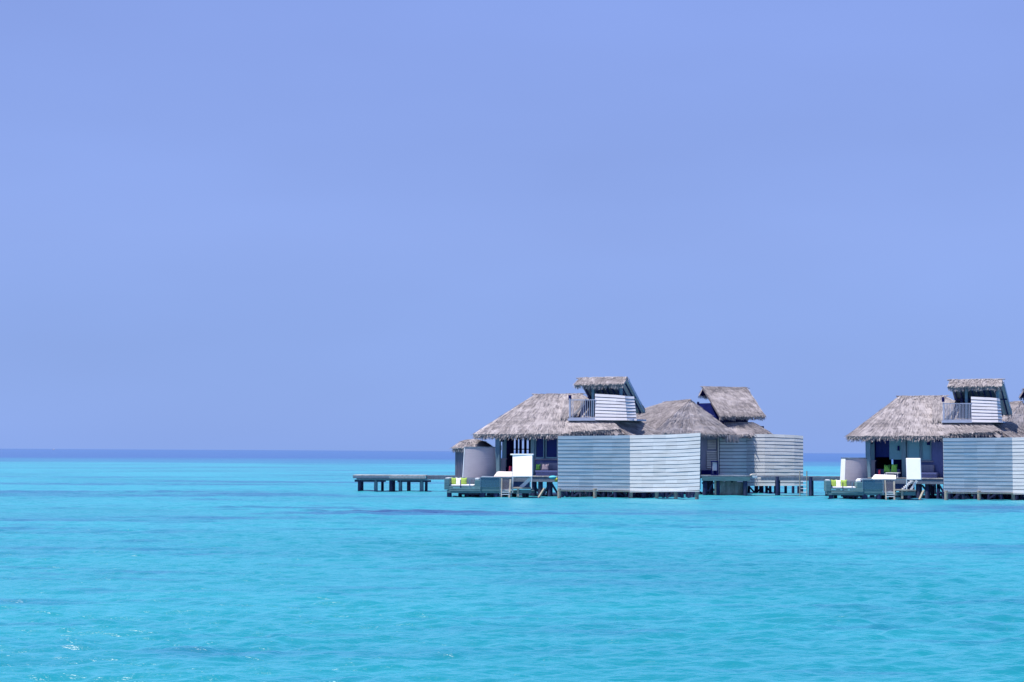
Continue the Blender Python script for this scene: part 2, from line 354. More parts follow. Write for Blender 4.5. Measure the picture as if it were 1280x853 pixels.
    fr = n('ShaderNodeFresnel'); fr.inputs[0].default_value = 1.33; l(bp.outputs[0], fr.inputs['Normal'])
    fac = mth('MINIMUM', mth('MULTIPLY', fr.outputs[0], .85), .36)
    l(fac, gl.inputs[0]); ms = n('ShaderNodeAddShader'); l(di.outputs[0], ms.inputs[0]); l(gl.outputs[0], ms.inputs[1]); l(ms.outputs[0], ou.inputs[0])
    me.materials.append(m)
make_water()

# ------------------------------------------------------------------ stilts
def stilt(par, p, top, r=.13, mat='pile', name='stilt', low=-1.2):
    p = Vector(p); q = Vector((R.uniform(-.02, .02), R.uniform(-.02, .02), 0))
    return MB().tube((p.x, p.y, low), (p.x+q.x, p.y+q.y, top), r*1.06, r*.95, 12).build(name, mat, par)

# ------------------------------------------------------------------ villa with a loft, seen from its front (A)
FA = Frame(690, 110, 25)
def villa_a(labels, variant):
    F = FA; root = thing('overwater_villa', labels['villa'], 'villa', F.L(0, 2, 1.2))
    L, U, Z, Q = F.L, F.U, F.Z, F.Q
    zd = 1.26                                             # deck level
    # main roof
    ve, vr, vb = -1.0, 3.0, 7.0
    uL, uR = U(585 if variant == 0 else 594, ve), U(773, ve); ze = 3.86; zr = 6.42
    rl, rr = U(668 if variant == 0 else 673, vr), uR-4.1
    NL, NR, BR, BL = L(uL, ve, ze), L(uR, ve, ze), L(uR, vb, ze), L(uL, vb, ze); KL, KR = L(rl, vr, zr), L(rr, vr, zr)
    mb = MB(); ln = MB()
    # left hip rounds its corner
    c1 = L(uL+.75, ve-.16, ze-.03); c2 = L(uL-.1, ve+.9, ze-.02)
    f_ = .60; KM = KL.lerp(KR, f_); NM = Q(714, 545, ve); NM.z = ze; NM2 = L((NM-F.o).dot(F.u)-.35, ve+.12, ze+.10); NR2 = L(uR, ve+.45, ze+.30)
    thatch(mb, KL, KM, NM, c1, 80, lining=ln); thatch(mb, KL.lerp(KR, .54)+Vector((0, 0, .03)), KR, NR2, NM2, 80, lining=ln, droop=.6)
    MB().box(F, U(700, -.3), U(775, -.3), -.3, -.2, 3.5, ze+.2).build('eave_shade_strip', 'navy', root); thatch(mb, KL, KL, c1, c2, 80, lining=ln); thatch(mb, KL, KL, c2, BL, 60, lining=ln)  # navy strip added under the eave, standing in for shade above the fence
    thatch(mb, KR, KR, BR, NR, 80, lining=ln); thatch(mb, KR, KL, BL, BR, 30, lining=ln); ridge_cap(mb, KL, KR)
    # short porch slope running to the right in front of the hip
    pz = ze+.02
    thatch(mb, Q(765, 526.5, .3), Q(797, 524.5, 2.0), Q(832, 546, 2.2), Q(789, 547, -.2), 90, lining=ln, droop=.7)
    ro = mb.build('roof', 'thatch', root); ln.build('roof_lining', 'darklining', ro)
    # walls and room
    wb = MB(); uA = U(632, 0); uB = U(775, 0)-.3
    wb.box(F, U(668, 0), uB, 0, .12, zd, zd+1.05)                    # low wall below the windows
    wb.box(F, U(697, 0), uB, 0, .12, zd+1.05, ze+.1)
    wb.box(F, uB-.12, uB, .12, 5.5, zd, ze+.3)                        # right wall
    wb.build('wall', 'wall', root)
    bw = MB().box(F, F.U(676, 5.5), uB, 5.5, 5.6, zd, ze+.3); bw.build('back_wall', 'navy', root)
    # left wall: dark frame, open glazing with the sea beyond
    sw = MB(); V = lambda px: F.Vat(px, uA)
    if variant == 0: bars = [(632.5, 641), (644.4, 646.2), (649, 651), (655, 657), (660.8, 669)]
    else: bars = [(632.5, 661), (661, 669)]
    for a, b in bars: sw.box(F, uA, uA+.08, V(a), V(b), zd, ze+.2)
    sw.box(F, uA, uA+.08, V(632.5), V(669), F.Z(650, 562.3, 3), F.Z(650, 561.2, 3)); sw.box(F, uA, uA+.08, V(632.5), V(669), zd, F.Z(650, 568, 2.5))
    sw.build('glazed_side_wall', 'navy', root)
    # posts on the porch
    pm = MB().fb(F, 619, 624.4, 544, 597, -.85, .24); pm.build('post', 'post', root, .01)
    MB().fb(F, 627.6, 632.6, 545, 584, -.02, .2).build('post', 'post', root, .01)
    MB().fb(F, 663.2, 668, 545, 597, -.12, .24).build('post', 'post', root, .01)
    # wall lanterns and railing by the corner posts
    for a, b, c, d in ((625.2, 628.2, 546, 552.5), (622.0, 625.6, 557, 563)):
        g = MB().fb(F, a, b, c, d, -.5, .16); g.fb(F, a+.8, b-.8, c-1, c, -.45, .06); g.build('wall_lantern', 'navy', root)
    MB().fb(F, 624.4, 632, 574, 597, -.25, .06).fb(F, 624, 633, 573, 574.4, -.28, .12).build('side_panel', 'wallgrey', root)
    # front windows
    wins = ((669, 680, 0), (682, 697, 1)) if variant == 0 else ((669.5, 685, 0), (686, 697, 1))
    for a, b, k in wins:
        fr = MB(); y0, y1 = 543, 573.2
        fr.fb(F, a-.2, a+1.0, y0, y1, -.06, .07); fr.fb(F, b-1.0, b+.2, y0, y1, -.06, .07); fr.fb(F, a+1.0, b-1.0, y1-1.6, y1, -.06, .07); fr.fb(F, a+1.0, b-1.0, y0, y0+1.2, -.06, .07)
        f = fr.build('window_frame', 'post', root)
        MB().fb(F, a+1, b-1, y0+1.2, y1-1.6, .0, .02).build('pane', 'glass' if variant == 0 else 'blind', f)
    MB().fb(F, 668, 699, 573.4, 575.2, -.1, .2).build('window_sill', 'wallgrey', root, .01)
    if variant == 1:
        MB().fb(F, 634.5, 650, 546, 569, .05, .05).build('sliding_door', 'glass', root)
        MB().fb(F, 650, 664, 545, 572, .04, .05).build('roller_blind', 'blind', root)
        MB().fb(F, 658.5, 660.5, 555, 561, -.1, .12).build('wall_lantern', 'navy', root)
        MB().fb(F, 692, 695.5, 547, 554, -.12, .14).build('wall_lantern', 'navy', root)
    MB().fb(F, 633, 663, 584, 597, .3, .1).build('low_wall', 'wall', root)
    # bench along the front wall
    be = MB().fb(F, 669, 699, 588.4, 590.6, -1.0, .9).fb(F, 670, 699, 590.6, 597.5, -.9, .7); b = be.build('bench', 'wall', root, .01)
    MB().fb(F, 675, 699, 578.5, 588.2, -.28, .2).build('bench_back', 'wallgrey', b, .04)
    # deck
    dk = MB(); x0, x1 = U(606, -1.6), U(800, -2)
    nb = 60; 
    for k in range(nb):
        a = x0+(x1-x0)*k/nb; dk.box(F, a, a+(x1-x0)/nb-.012, -1.9 if a > U(660, -2) else -1.5, 6, zd-.05, zd+R.uniform(-.004, .004))
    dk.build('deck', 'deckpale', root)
    MB().box(F, U(600, -1.9), U(800, -1.9), -1.86, -1.78, zd-.36, zd-.07).box(F, U(600, -1.9), U(800, -1.9), 2, 2.1, zd-.3, zd-.07).box(F, U(600, -1.9), U(800, -1.9), 5.6, 5.7, zd-.3, zd-.07).build('deck_fascia', 'deck', root)
    for v in (-1.6, .6, 3.0, 5.6):
        for px in (612, 632, 667, 676.5, 687, 706, 722, 738, 755, 770, 786, 803):
            if v > 0 and px in (676.5, 722, 755): continue
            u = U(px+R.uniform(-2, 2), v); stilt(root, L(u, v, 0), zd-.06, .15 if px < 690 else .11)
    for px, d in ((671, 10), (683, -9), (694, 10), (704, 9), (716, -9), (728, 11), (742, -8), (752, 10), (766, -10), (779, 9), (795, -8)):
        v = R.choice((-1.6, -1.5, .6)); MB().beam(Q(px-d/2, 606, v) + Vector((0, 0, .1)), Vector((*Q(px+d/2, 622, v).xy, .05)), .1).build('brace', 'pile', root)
    MB().fb(F, 606, 662, 598.5, 611, -1.2, .08).build('deck_skirt', 'wall', root)
    # loft: deck, boarded parapet, railing, posts, lean-to thatched roof
    lz = Z(740, 526, -0.05)
    MB().box(F, U(709.5, -.05), U(744, -.05), -.05, 2.4, lz, lz+.14).box(F, U(744, -.05), U(790 if variant == 0 else 777, -.05), .05, 2.4, lz, lz+.1).build('loft_floor', 'rail', root)
    lb, bk = MB(), MB()
    bot = [Q(744, 525.6, -.05), Q(770, 525.9, -.05), Q(784, 526, -.05), Q(796, 526.2, .4)]
    top = [Q(743.8, 492.0, .05), Q(770, 493.6, .05), Q(781, 494.6, .05), Q(792.5, 495.5, .75)]
    if variant == 1:
        bot = [Q(x, y, v) for x, y, v in ((744, 525.6, -.05), (766, 525.9, -.05), (774, 526, -.05), (780, 526.2, .2))]
        top = [Q(x, y, v) for x, y, v in ((743.8, 493.0, .05), (766, 494.2, .05), (773, 494.8, .05), (777.5, 495.5, .3))]
    boards(lb, bk, bot, top, 8, .02, .035, warp=.006)
    o = lb.build('loft_parapet', 'loft_board', root); bk.build('backing', 'gap', o)
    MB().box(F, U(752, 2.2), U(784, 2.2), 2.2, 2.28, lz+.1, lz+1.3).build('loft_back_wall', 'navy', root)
    rl_ = MB(); vr_ = -.01; ty = 499.5 if variant == 0 else 501.5
    rl_.fb(F, 711, 744, ty, ty+1.1, vr_, .06); rl_.fb(F, 711, 744, 522.2, 523, vr_, .05)
    for k in range(19 if variant else 13):
        x = (713+ k*31/12.) if variant == 0 else (713+k*30/18.)
        if variant == 0 and k in (2, 3, 4): continue
        rl_.fb(F, x, x+.55, ty, 523.5, vr_, .03)
    rl_.fb(F, 711, 712.4, ty-1, 524, vr_, .08)
    o = rl_.build('loft_railing', 'rail', root)
    MB().beam(Q(715, 522, .12), Q(731, 504, .12), .13, .1).build('rail_strut', 'thatch', o)
    MB().fb(F, 710.2, 712.8, 494, 500, .05, .16).build('chimney_pipe', 'navy', root)
    # little thatched dormer behind the railing
    dm, dl = MB(), MB()
    thatch(dm, Q(706, 498.6, 1.5), Q(732, 498.2, 1.5), Q(722, 523, .25), Q(700, 523, .25), 100, .12, lining=dl, nofringe=True)
    thatch(dm, Q(706, 498.6, 1.5), Q(732, 498.2, 1.5), Q(742, 506, 2.6), Q(714, 506, 2.6), 60, .12, lining=dl, nofringe=True); dl.poly(Q(732, 499, 1.52), Q(742, 507, 2.6), Q(740, 521, 1.6), Q(724, 521, .4))
    o = dm.build('dormer_roof', 'thatch', root); dl.build('dormer_lining', 'navy', o)
    for px, v, y1 in ((775.5, .5, 494), (740.6, .65, 524)):
        MB().fb(F, px-1.3, px+1.5, 480, y1+3, v, .14).build('loft_post', 'post', root)
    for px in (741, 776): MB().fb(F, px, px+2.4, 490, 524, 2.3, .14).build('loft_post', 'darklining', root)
    lr, ll = MB(), MB()
    zR, zE, zB = Z(755, 472.6, .95), Z(750, 480.2, .2), Z(809, 512.5, 3.9)
    a0, a1 = U(723.5, .95), U(783.5, .95)
    RL, RR = L(a0, .95, zR), L(a1, .95, zR)
    thatch(lr, RL, RR, L(a1+.1, .2, zE), L(a0-.02, .2, zE), 130, .12, 1.3, .75, lining=ll)
    thatch(lr, RR, RL, L(a0-.05, 3.9, zB), L(a1+.1, 3.9, zB), 60, .12, 1, .6, lining=ll)
    ridge_cap(lr, RL, RR, .2)
    o = lr.build('loft_roof', 'thatch', root)
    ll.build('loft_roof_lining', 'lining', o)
    sf = MB(); wd = .62
    p4 = [L(a1-wd, .95, zR-.17), L(a1+.04, .95, zR-.17), L(a1+.04, 3.88, zB-.15), L(a1-wd, 3.88, zB-.15)]
    sf.hexa(p4, [p-Vector((0, 0, .05)) for p in p4]); sf.build('soffit', 'soffit', o)
    MB().beam(L(a1+.06, 1.0, zR-.16), L(a1+.06, 3.9, zB-.12), .04, .2).build('barge_board', 'rail', o)
    rf = MB()
    for k in range(9):
        u = a0+.15+(a1-a0-.3)*k/8; rf.beam(L(u, 1.0, zR-.26), L(u, 3.8, zB-.2), .07, .09)
    rf.beam(L(a0, 2.4, (zR+zB)/2-.2), L(a1+.05, 2.4, (zR+zB)/2-.2), .09); rf.build('rafter_frame', 'darklining', o)
    return root

def fence_a(labels):
    root = thing('privacy_fence', labels['fence'], 'fence', P(787, 600, 105.6)*1.0)
    fb_, bk = MB(), MB()
    g = (697.4, 724, 741.5, 765, 787.5); Ys = (104.75, 105.0, 105.2, 105.4, 105.6)
    bot = [P(x, y, Y) for x, y, Y in zip(g, (612.6, 612.9, 613.1, 613.4, 613.6), Ys)]
    top = [P(x, y, Y) for x, y, Y in zip(g, (545, 544.8, 544.6, 544.4, 544.1), Ys)]
    boards(fb_, bk, bot, top, 15, .008, .024, warp=.002)
    o = fb_.build('shaded_panel', 'fence', root); tag(o, 'blue grey shaded half of the boarded fence'); bk.build('backing', 'gap', o)
    fb_, bk = MB(), MB()
    g = (787.5, 802, 816.5, 832, 846, 860, 874.6); Ys = (105.6, 105.1, 104.6, 104.1, 103.6, 103.1, 102.6)
    bot = [P(x-.0, y, Y) for x, y, Y in zip(g, (614, 614.2, 614.2, 614.1, 613.9, 613.6, 613.0), Ys)]
    top = [P(x+(x-787)*.01, y, Y) for x, y, Y in zip(g, (544.3, 543.9, 543.5, 543.3, 542.8, 542.0, 541.0), Ys)]
    boards(fb_, bk, bot, top, 15, .014, .022, warp=.005)
    o = fb_.build('sunlit_panel', 'fence', root); tag(o, 'bright sunlit half of the boarded fence'); bk.build('backing', 'gap', o)
    MB().beam(P(697.2, 613.6, 104.35), P(787.4, 614.6, 105.55), .10, .06).build('bottom_rail', 'fence_end', root)
    MB().beam(P(787.6, 615.0, 105.5), P(874.8, 614.2, 102.6), .08, .05).build('bottom_rail', 'fence', root)
    for px, Y in ((699.3, 104.5), (743.5, 105.1), (788.8, 105.65), (821, 104.6), (845, 103.8), (871.5, 102.8)):
        a = P(px, 613, Y); stilt(root, (a.x, a.y+.1, 0), a.z+.1, .11, 'palepost', 'fence_post')
    # props of the bathroom deck behind
    for k, px in enumerate((703, 709, 716, 726, 733, 754, 761, 772, 779, 797, 806, 815, 828, 834, 853, 862)):
        a = P(px, 613, 106.6+R.uniform(0, 1.4)); stilt(root, (a.x, a.y, 0), .62, .1, 'pile')
    for px in range(704, 868, 9):
        a = P(px+R.uniform(-3, 3), 613, 108.2+R.uniform(0, 1.5)); stilt(root, (a.x, a.y, 0), .75, .12, 'pile')
        if px % 2: b = P(px+R.choice((-8, 8)), 622, 108); MB().beam((a.x, a.y, .75), (b.x, b.y, -.1), .12).build('brace', 'pile', root)
    for k, (px, d) in enumerate(((706, 6), (720, -8), (731, 7), (750, 8), (765, -8), (776, 6), (803, 7), (812, -6), (826, 6), (838, -7), (850, 5), (864, -6))):
        a = P(px-d, 612.5, 106.4); b = P(px+d, 622, 106.6); MB().beam(a, (b.x, b.y, -.1), .1).build('brace', 'pile', root)
    return root

FS = Frame(620, 105.6, 6)      # seating platform in front
def platform_a(labels, variant):
    F = FS; root = thing('seating_platform', labels['platform'], 'deck platform', F.L(-1, 1, .4)); U, Z, L = F.U, F.Z, F.L
    bx = MB(); bx.fb(F, 559, 601, 612.8, 616.6, 0, 2.4); bx.build('platform_floor', 'teal', root, .01)
    bb, bk = MB(), MB()
    boards(bb, None, [F.Q(561.5, 614, -.05), F.Q(600.5, 614.5, -.05)], [F.Q(561.5, 607.6, -.05), F.Q(600.5, 608, -.05)], 3, .01, .02)
    so_ = bb.build('sofa_base', 'teal', root)
    MB().fb(F, 555.6, 562, 598.6, 612.2, -.02, 1.7).build('armrest', 'teal', root, .03)
    MB().fb(F, 593.5, 600.4, 600.4, 613, -.02, 1.7).build('armrest', 'teal', root, .03)
    MB().fb(F, 557, 561.5, 597.4, 598.6, .1, 1.4).build('arm_cap', 'whitepaint', root, .02)
    MB().fb(F, 594, 599, 597.8, 600.2, .1, .9).build('arm_cap', 'whitepaint', root, .03)
    MB().fb(F, 562, 600, 598.6, 608, 1.75, .12).build('sofa_back', 'deck', root, .02)
    MB().fb(F, 562.4, 593, 605.9, 608.4, .1, 1.5).build('seat_cushion', 'whitepaint', root, .06)
    # side with glass balustrade
    MB().fb(F, 600.8, 664, 613.6, 616.8, .05, 2.3).build('lower_floor', 'teal', root, .01)
    MB().fb(F, 600.6, 624.6, 609.2, 614.2, .02, .1).build('glass_kerb', 'teal', root, .01)
    gl = MB().fb(F, 601.2, 624.6, 597.6, 609.4, 0, .03); g = gl.build('balustrade_glass', 'railglass', root)
    MB().fb(F, 600.4, 626, 596.6, 597.5, -.02, .09).fb(F, 600.2, 601, 597.4, 616, -.02, .06).fb(F, 624.8, 626, 597.4, 616, -.02, .06).build('glass_frame', 'post', g)
    gl = MB().fb(F, 626.4, 639.5, 597.6, 612.4, .2, .03); g = gl.build('balustrade_glass', 'rosyglass', root)
    MB().fb(F, 626, 665, 596.6, 597.4, .18, .09).fb(F, 639.6, 640.4, 597.4, 614, .18, .06).build('glass_frame', 'post', g)
    MB().fb(F, 626.5, 639.8, 612.2, 613.4, .15, .2).fb(F, 626.6, 640, 615.2, 616.2, .1, .12).build('step_rail', 'whitepaint', root)
    for px in (575.6, 587): MB().fb(F, px, px+1.0, 600.5, 611, -.06, .05).build('balustrade_post', 'navy' if px < 580 else 'post', root)
    for px, v, r in ((562, .2, .15), (584, .5, .1), (591, .6, .1), (603.4, .2, .18), (620.5, .2, .17), (632, 1.6, .12), (575, 1.9, .12), (597, 2.1, .12), (655, .5, .12), (643, 1.9, .14), (658, 2.0, .14)):
        a = F.Q(px, 615, v); stilt(root, (a.x, a.y, 0), Z(px, 615.5, v), r)
    MB().fb(F, 576, 604, 616.8, 618.6, .4, .2).fb(F, 581, 597, 618.4, 621, .9, .2).build('under_beam', 'pile', root)
    # landing below the stairs
    MB().fb(F, 641, 664.5, 609.6, 611.6, -.25, 1.2).build('landing', 'palepost', root, .01)
    MB().fb(F, 646.5, 649, 611.6, 621, -.2, .12).build('landing_leg', 'palepost', root)
    MB().fb(F, 648.5, 664.5, 612.4, 616.5, -.1, .1).build('landing_skirt', 'teal', root)
    return root

def extras_a(labels, variant):
    F = FS
    # striped cushions on the sofa
    c = F.Q(567.4, 606.6, .5); root = thing('striped_cushion', labels['cushion'], 'cushion', c)
    w = 17/20.8; 
    pillow(MB(), c, F, .34, .46, .16).build('lime_stripe', 'green', root, smooth=True)
    pillow(MB(), c+F.u*.27, F, .34, .45, .17).build('white_stripe', 'white', root, smooth=True)
    pillow(MB(), c+F.u*.58, F, .40, .46, .15).build('lime_stripe', 'green', root, smooth=True)
    # ladder
    root = thing('swim_ladder', labels['ladder'], 'ladder', F.Q(632, 620, -.3))
    MB().beam(F.Q(638.2, 599.5, -.1), F.Q(636.2, 626, -.55), .10, .07).build('ladder_rail', 'palepost', root)
    MB().beam(F.Q(627.2, 598, -.1), F.Q(626.6, 626, -.5), .07, .06).build('ladder_rail', 'palepost', root)
    for y in (615.4, 618.2): MB().beam(F.Q(627, y, -.4), F.Q(636.8, y, -.45), .05, .04).build('rung', 'whitepaint', root)
    # mattress
    zz = F.Q(628, 596.5, 1.6).z
    root = thing('sun_mattress', labels['mattress'], 'mattress', F.L(0, 1.6, zz)); mb = MB()
    if variant == 0: xs = (616.5, 621.5, 640.5, 640.8); y0, y1 = 596.4, 589.2
    else: xs = (618.5, 624, 650-1.6, 647.2); y0, y1 = 596.8, 590.6
    f = [F.Q(xs[0], y0, 1.3), F.Q(xs[3], y0, 1.3), F.Q(xs[2], y1+1, 1.6), F.Q(xs[1], y1+.4, 1.6)]
    b = [p + F.v*1.1 for p in f]; mb.hexa(f, b); mb.build('mattress_top', 'pinkwhite' if variant == 0 else 'white', root, .05)
    MB().hexa([F.Q(xs[0]-14, y0-1.2, 1.4), F.Q(xs[3], y0-.2, 1.4), F.Q(xs[3], y0+.9, 1.4), F.Q(xs[0]-16, y0+.9, 1.4)], [F.Q(xs[0]-14, y0-1.2, 2.4), F.Q(xs[3], y0-.2, 2.4), F.Q(xs[3], y0+.9, 2.4), F.Q(xs[0]-16, y0+.9, 2.4)]).build('mattress_frame', 'whitepaint', root)
    # white fabric screen on a slender pole
    if variant == 0: x0, x1, ya, yb = 640.6, 665, 568.6, 596.0
    else: x0, x1, ya, yb = 653.5, 668.3, 570.2, 597.3
    root = thing('fabric_screen', labels['screen'], 'screen', F.Q((x0+x1)/2, 612, .2)); v = .2
    a0, a1, b1, b0 = F.Q(x0, yb, v-.25), F.Q(x1, yb, v-(.95 if variant else 1.25)), F.Q(x1, ya, v-.85), F.Q(x0, ya, v+(-.15 if variant else .15))
    nn = (a1-a0).cross(b0-a0).normalized()*-.06; MB().hexa([a0, a1, b1, b0], [p+nn*(-1 if nn.y < 0 else 1) for p in (a0, a1, b1, b0)]).build('fabric', 'white', root, .02 if variant == 0 else .03)
    if variant == 0: MB().beam(F.Q(x0-2.2, ya-.3, v+.2), F.Q(x1+2, ya-.3, v-.9), .08).build('top_rail', 'white', root, .01)
    MB().fb(F, x0+.1, x0+1.1, yb-.6, 616, v-.24, .06).build('pole', 'whitepaint', root)
    if variant == 0: MB().fb(F, x1-1.0, x1, yb-.6, 611, v-1.2, .06).build('pole', 'whitepaint', root)
    # stairs from deck to landing
    root = thing('wooden_stairs', labels['stairs'], 'stairs', F.Q(655, 610, .4))
    n = 6
    for k in range(n):
        x = 651.5+k*2.0; y = 608-k*1.9
        MB().fb(F, x, x+2.6, y, y+1.3, .35, .8).build('tread', 'whitepaint', root)
    if variant == 0: MB().beam(F.Q(650.5, 610, .3), F.Q(664, 597.4, .3), .05, .2).build('stringer', 'whitepaint', root)
    else: MB().beam(F.Q(659.5, 611, .3), F.Q(668, 598.4, .3), .12, .12).build('stringer', 'whitepaint', root)
    # leaning pole under the deck
    root = thing('leaning_prop', labels['prop'], 'wooden post', F.Q(675, 622, 1.0))
    MB().beam(F.Q(671.6, 625, .8), F.Q(680.6, 610.8, 1.3), .12, .1).build('prop_post', 'palepost', root)

def porch_a(labels, variant):
    FA_ = FA
    # cushions on the porch bench
    items = [((672.2, 588.6), .32, .42, 'darkgreen', labels['green1'])]
    if variant == 0: items += [((681, 588.6), .46, .42, 'tan', labels['tan'])]
    else: items = [((643.5, 588.2), .40, .50, 'darkgreen', labels['green1']), ((651.5, 588.0), .40, .52, 'darkgreen', labels['green2']), ((676, 588.6), .3, .4, 'tan', labels['tan'])]
    for (px, py), ww, hh, mt, lab in items:
        c = FA_.Q(px, py, -.75); th = thing('cushion', lab, 'cushion', c, None)
        pillow(MB(), c, FA_, ww, hh, .18).build('cushion_cover', mt, th, smooth=True)
    if variant == 1:
        t = thing('side_table', labels['table'], 'table', FA_.Q(648, 597, -.7))
        MB().fb(FA_, 640.5, 655.5, 588.4, 589.4, -1.1, .6).build('table_top', 'whitepaint', t, .01)
        for px in (641.5, 654): 
            for v in (-1.05, -.6): MB().fb(FA_, px, px+.8, 589.4, 597, v, .05).build('leg', 'whitepaint', t)
    px, py = (637.6, 589.2) if variant == 0 else (635.5, 591)
    c = FA_.Q(px, py, -.6); o = pillow(MB(), c, FA_, .16, .34, .14, .1)
    t = thing('cushion', labels['red'], 'cushion', c); o.build('cushion_cover', 'red', t, smooth=True)
    t = thing('porch_stool', labels['stool'], 'stool', FA_.Q(px, 597, -.6))
    MB().fb(FA_, px-2.6, px+2.6, py, py+.9, -.8, .42).build('stool_top', 'wallgrey', t, .01)
    for dx in (-2.2, 1.6):
        for v in (-.78, -.45): MB().fb(FA_, px+dx, px+dx+.7, py+.9, 597.4, v, .04).build('leg', 'wallgrey', t)

def shower_a(labels, variant):
    # curved screen: an open drum seen from outside
    x0, x1 = (577.8, 620.5) if variant == 0 else (578.6, 613)
    y0, y1 = (559.3, 596.5) if variant == 0 else (570.3-.0, 597.5)
    Y = 108.6; c = P((x0+x1)/2, y1, Y); r = (P(x1, y1, Y)-P(x0, y1, Y)).x/2; c.y += r
    zt = P(x0, y0, Y).z; zb = P(x0, y1, Y).z-.05
    root = thing('curved_shower_screen', labels['shower'], 'screen', (c.x, c.y, zb))
    mb = MB(); n = 56; a0, a1 = math.radians(150), math.radians(380)
    for k in range(n):
        ts = [a0+(a1-a0)*(k+j)/n for j in (0, 1)]
        q = []
        for t in ts:
            for rr_, z in ((r*1.0, zb), (r*.90, zt), (r*.87, zt), (r*.97, zb)): q.append(Vector((c.x+math.cos(t)*rr_, c.y+math.sin(t)*rr_, z)))
        mb.hexa([q[0], q[4], q[5], q[1]], [q[3], q[7], q[6], q[2]])
    o = mb.build('screen_shell', 'screen', root)
    # weld the strips so it shades smoothly
    import bmesh
    bm = bmesh.new(); bm.from_mesh(o.data); bmesh.ops.remove_doubles(bm, verts=bm.verts, dist=.001)
    inner = [f for f in bm.faces if len(f.link_loops if False else f.verts) and False]
    bm.to_mesh(o.data); bm.free()
    tr = MB()
    for k in range(n):
        t0, t1 = a0+(a1-a0)*k/n, a0+(a1-a0)*(k+1)/n
        tr.beam((c.x+math.cos(t0)*r*.885, c.y+math.sin(t0)*r*.885, zt+.01), (c.x+math.cos(t1)*r*.885, c.y+math.sin(t1)*r*.885, zt+.01), .1, .06)
    tr.build('top_rim', 'deck', root)
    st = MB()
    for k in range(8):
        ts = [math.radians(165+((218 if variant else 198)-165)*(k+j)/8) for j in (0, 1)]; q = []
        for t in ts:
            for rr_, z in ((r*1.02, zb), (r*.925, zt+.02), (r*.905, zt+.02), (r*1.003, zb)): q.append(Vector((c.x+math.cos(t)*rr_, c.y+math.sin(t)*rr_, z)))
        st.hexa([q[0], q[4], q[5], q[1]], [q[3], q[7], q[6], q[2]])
    st.build('painted_sun_strip', 'white' if variant else 'whitepaint', root)  # added white strip: sunlight on the drum's left edge put into the colour
    MB().tube((c.x, c.y, zb-.12), (c.x, c.y, zb+.02), r*1.05, r*1.05, 40).build('screen_floor', 'deck', root)
    for t in (200, 270, 340, 90): stilt(root, (c.x+math.cos(math.radians(t))*r*.8, c.y+math.sin(math.radians(t))*r*.8, 0), zb-.1, .13)

LA = dict(villa='nearly whole thatched water villa in the middle, its glazed side showing sky between dark bars',
 fence='wide board fence of the middle villa, shaded left half and sunlit right half',
 platform='teal wood seating platform below the round shower screen with the thatched hut behind it',
 cushion='lime and white striped cushion on the sofa nearer the open pier', ladder='pale wood ladder beside the wide square fabric screen',
 mattress='cream pink mattress touching the wide square fabric screen', screen='wide square white fabric screen under a thin top rail',
 stairs='pale stairs descending under the wide square fabric screen', prop='pale slanting post in the water under the turquoise float',
 green1='single green cushion beside a taupe one on the porch bench', green2='', tan='taupe cushion right of the single green cushion',
 red='small red cushion left of the wide square fabric screen', stool='grey stool under a red cushion, left of the wide square screen', shower='round grey screen standing in front of the small thatched hut', table='')
LB = dict(villa='thatched water villa at the right edge with pale blinds and a fully railed loft balcony',
 fence='grey board fence cut off by the right edge of the picture',
 platform='teal wood seating platform of the right hand villa, with open sea left of it',
 cushion='lime and white striped cushion on the right hand villa sofa', ladder='pale wood ladder beside the narrow round cornered screen',
 mattress='bright white mattress below two green cushions', screen='narrow white screen with rounded corners on one thin pole',
 stairs='pale stairs right of the narrow round cornered screen', prop='pale slanting post in the water left of the cut off fence',
 green1='left of the two green cushions side by side on a low white table', green2='right of the two green cushions side by side on a low white table', tan='taupe cushion right of the narrow round cornered screen',
 red='small red cushion left of the pair of green cushions', stool='grey stool under a red cushion, left of the pair of green cushions', shower='round grey screen with open sea directly behind its bright left edge', table='low white table carrying two green cushions')

def whole_a(lab, variant):
    global SHIFT
    far, near = (Vector((23.25, 0, 0)), Vector((22.9, 0, 0))) if variant else (Vector((0, 0, 0)),)*2
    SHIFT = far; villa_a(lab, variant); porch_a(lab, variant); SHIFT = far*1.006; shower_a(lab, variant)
    SHIFT = near; fence_a(lab); platform_a(lab, variant); extras_a(lab, variant)
whole_a(LA, 0)

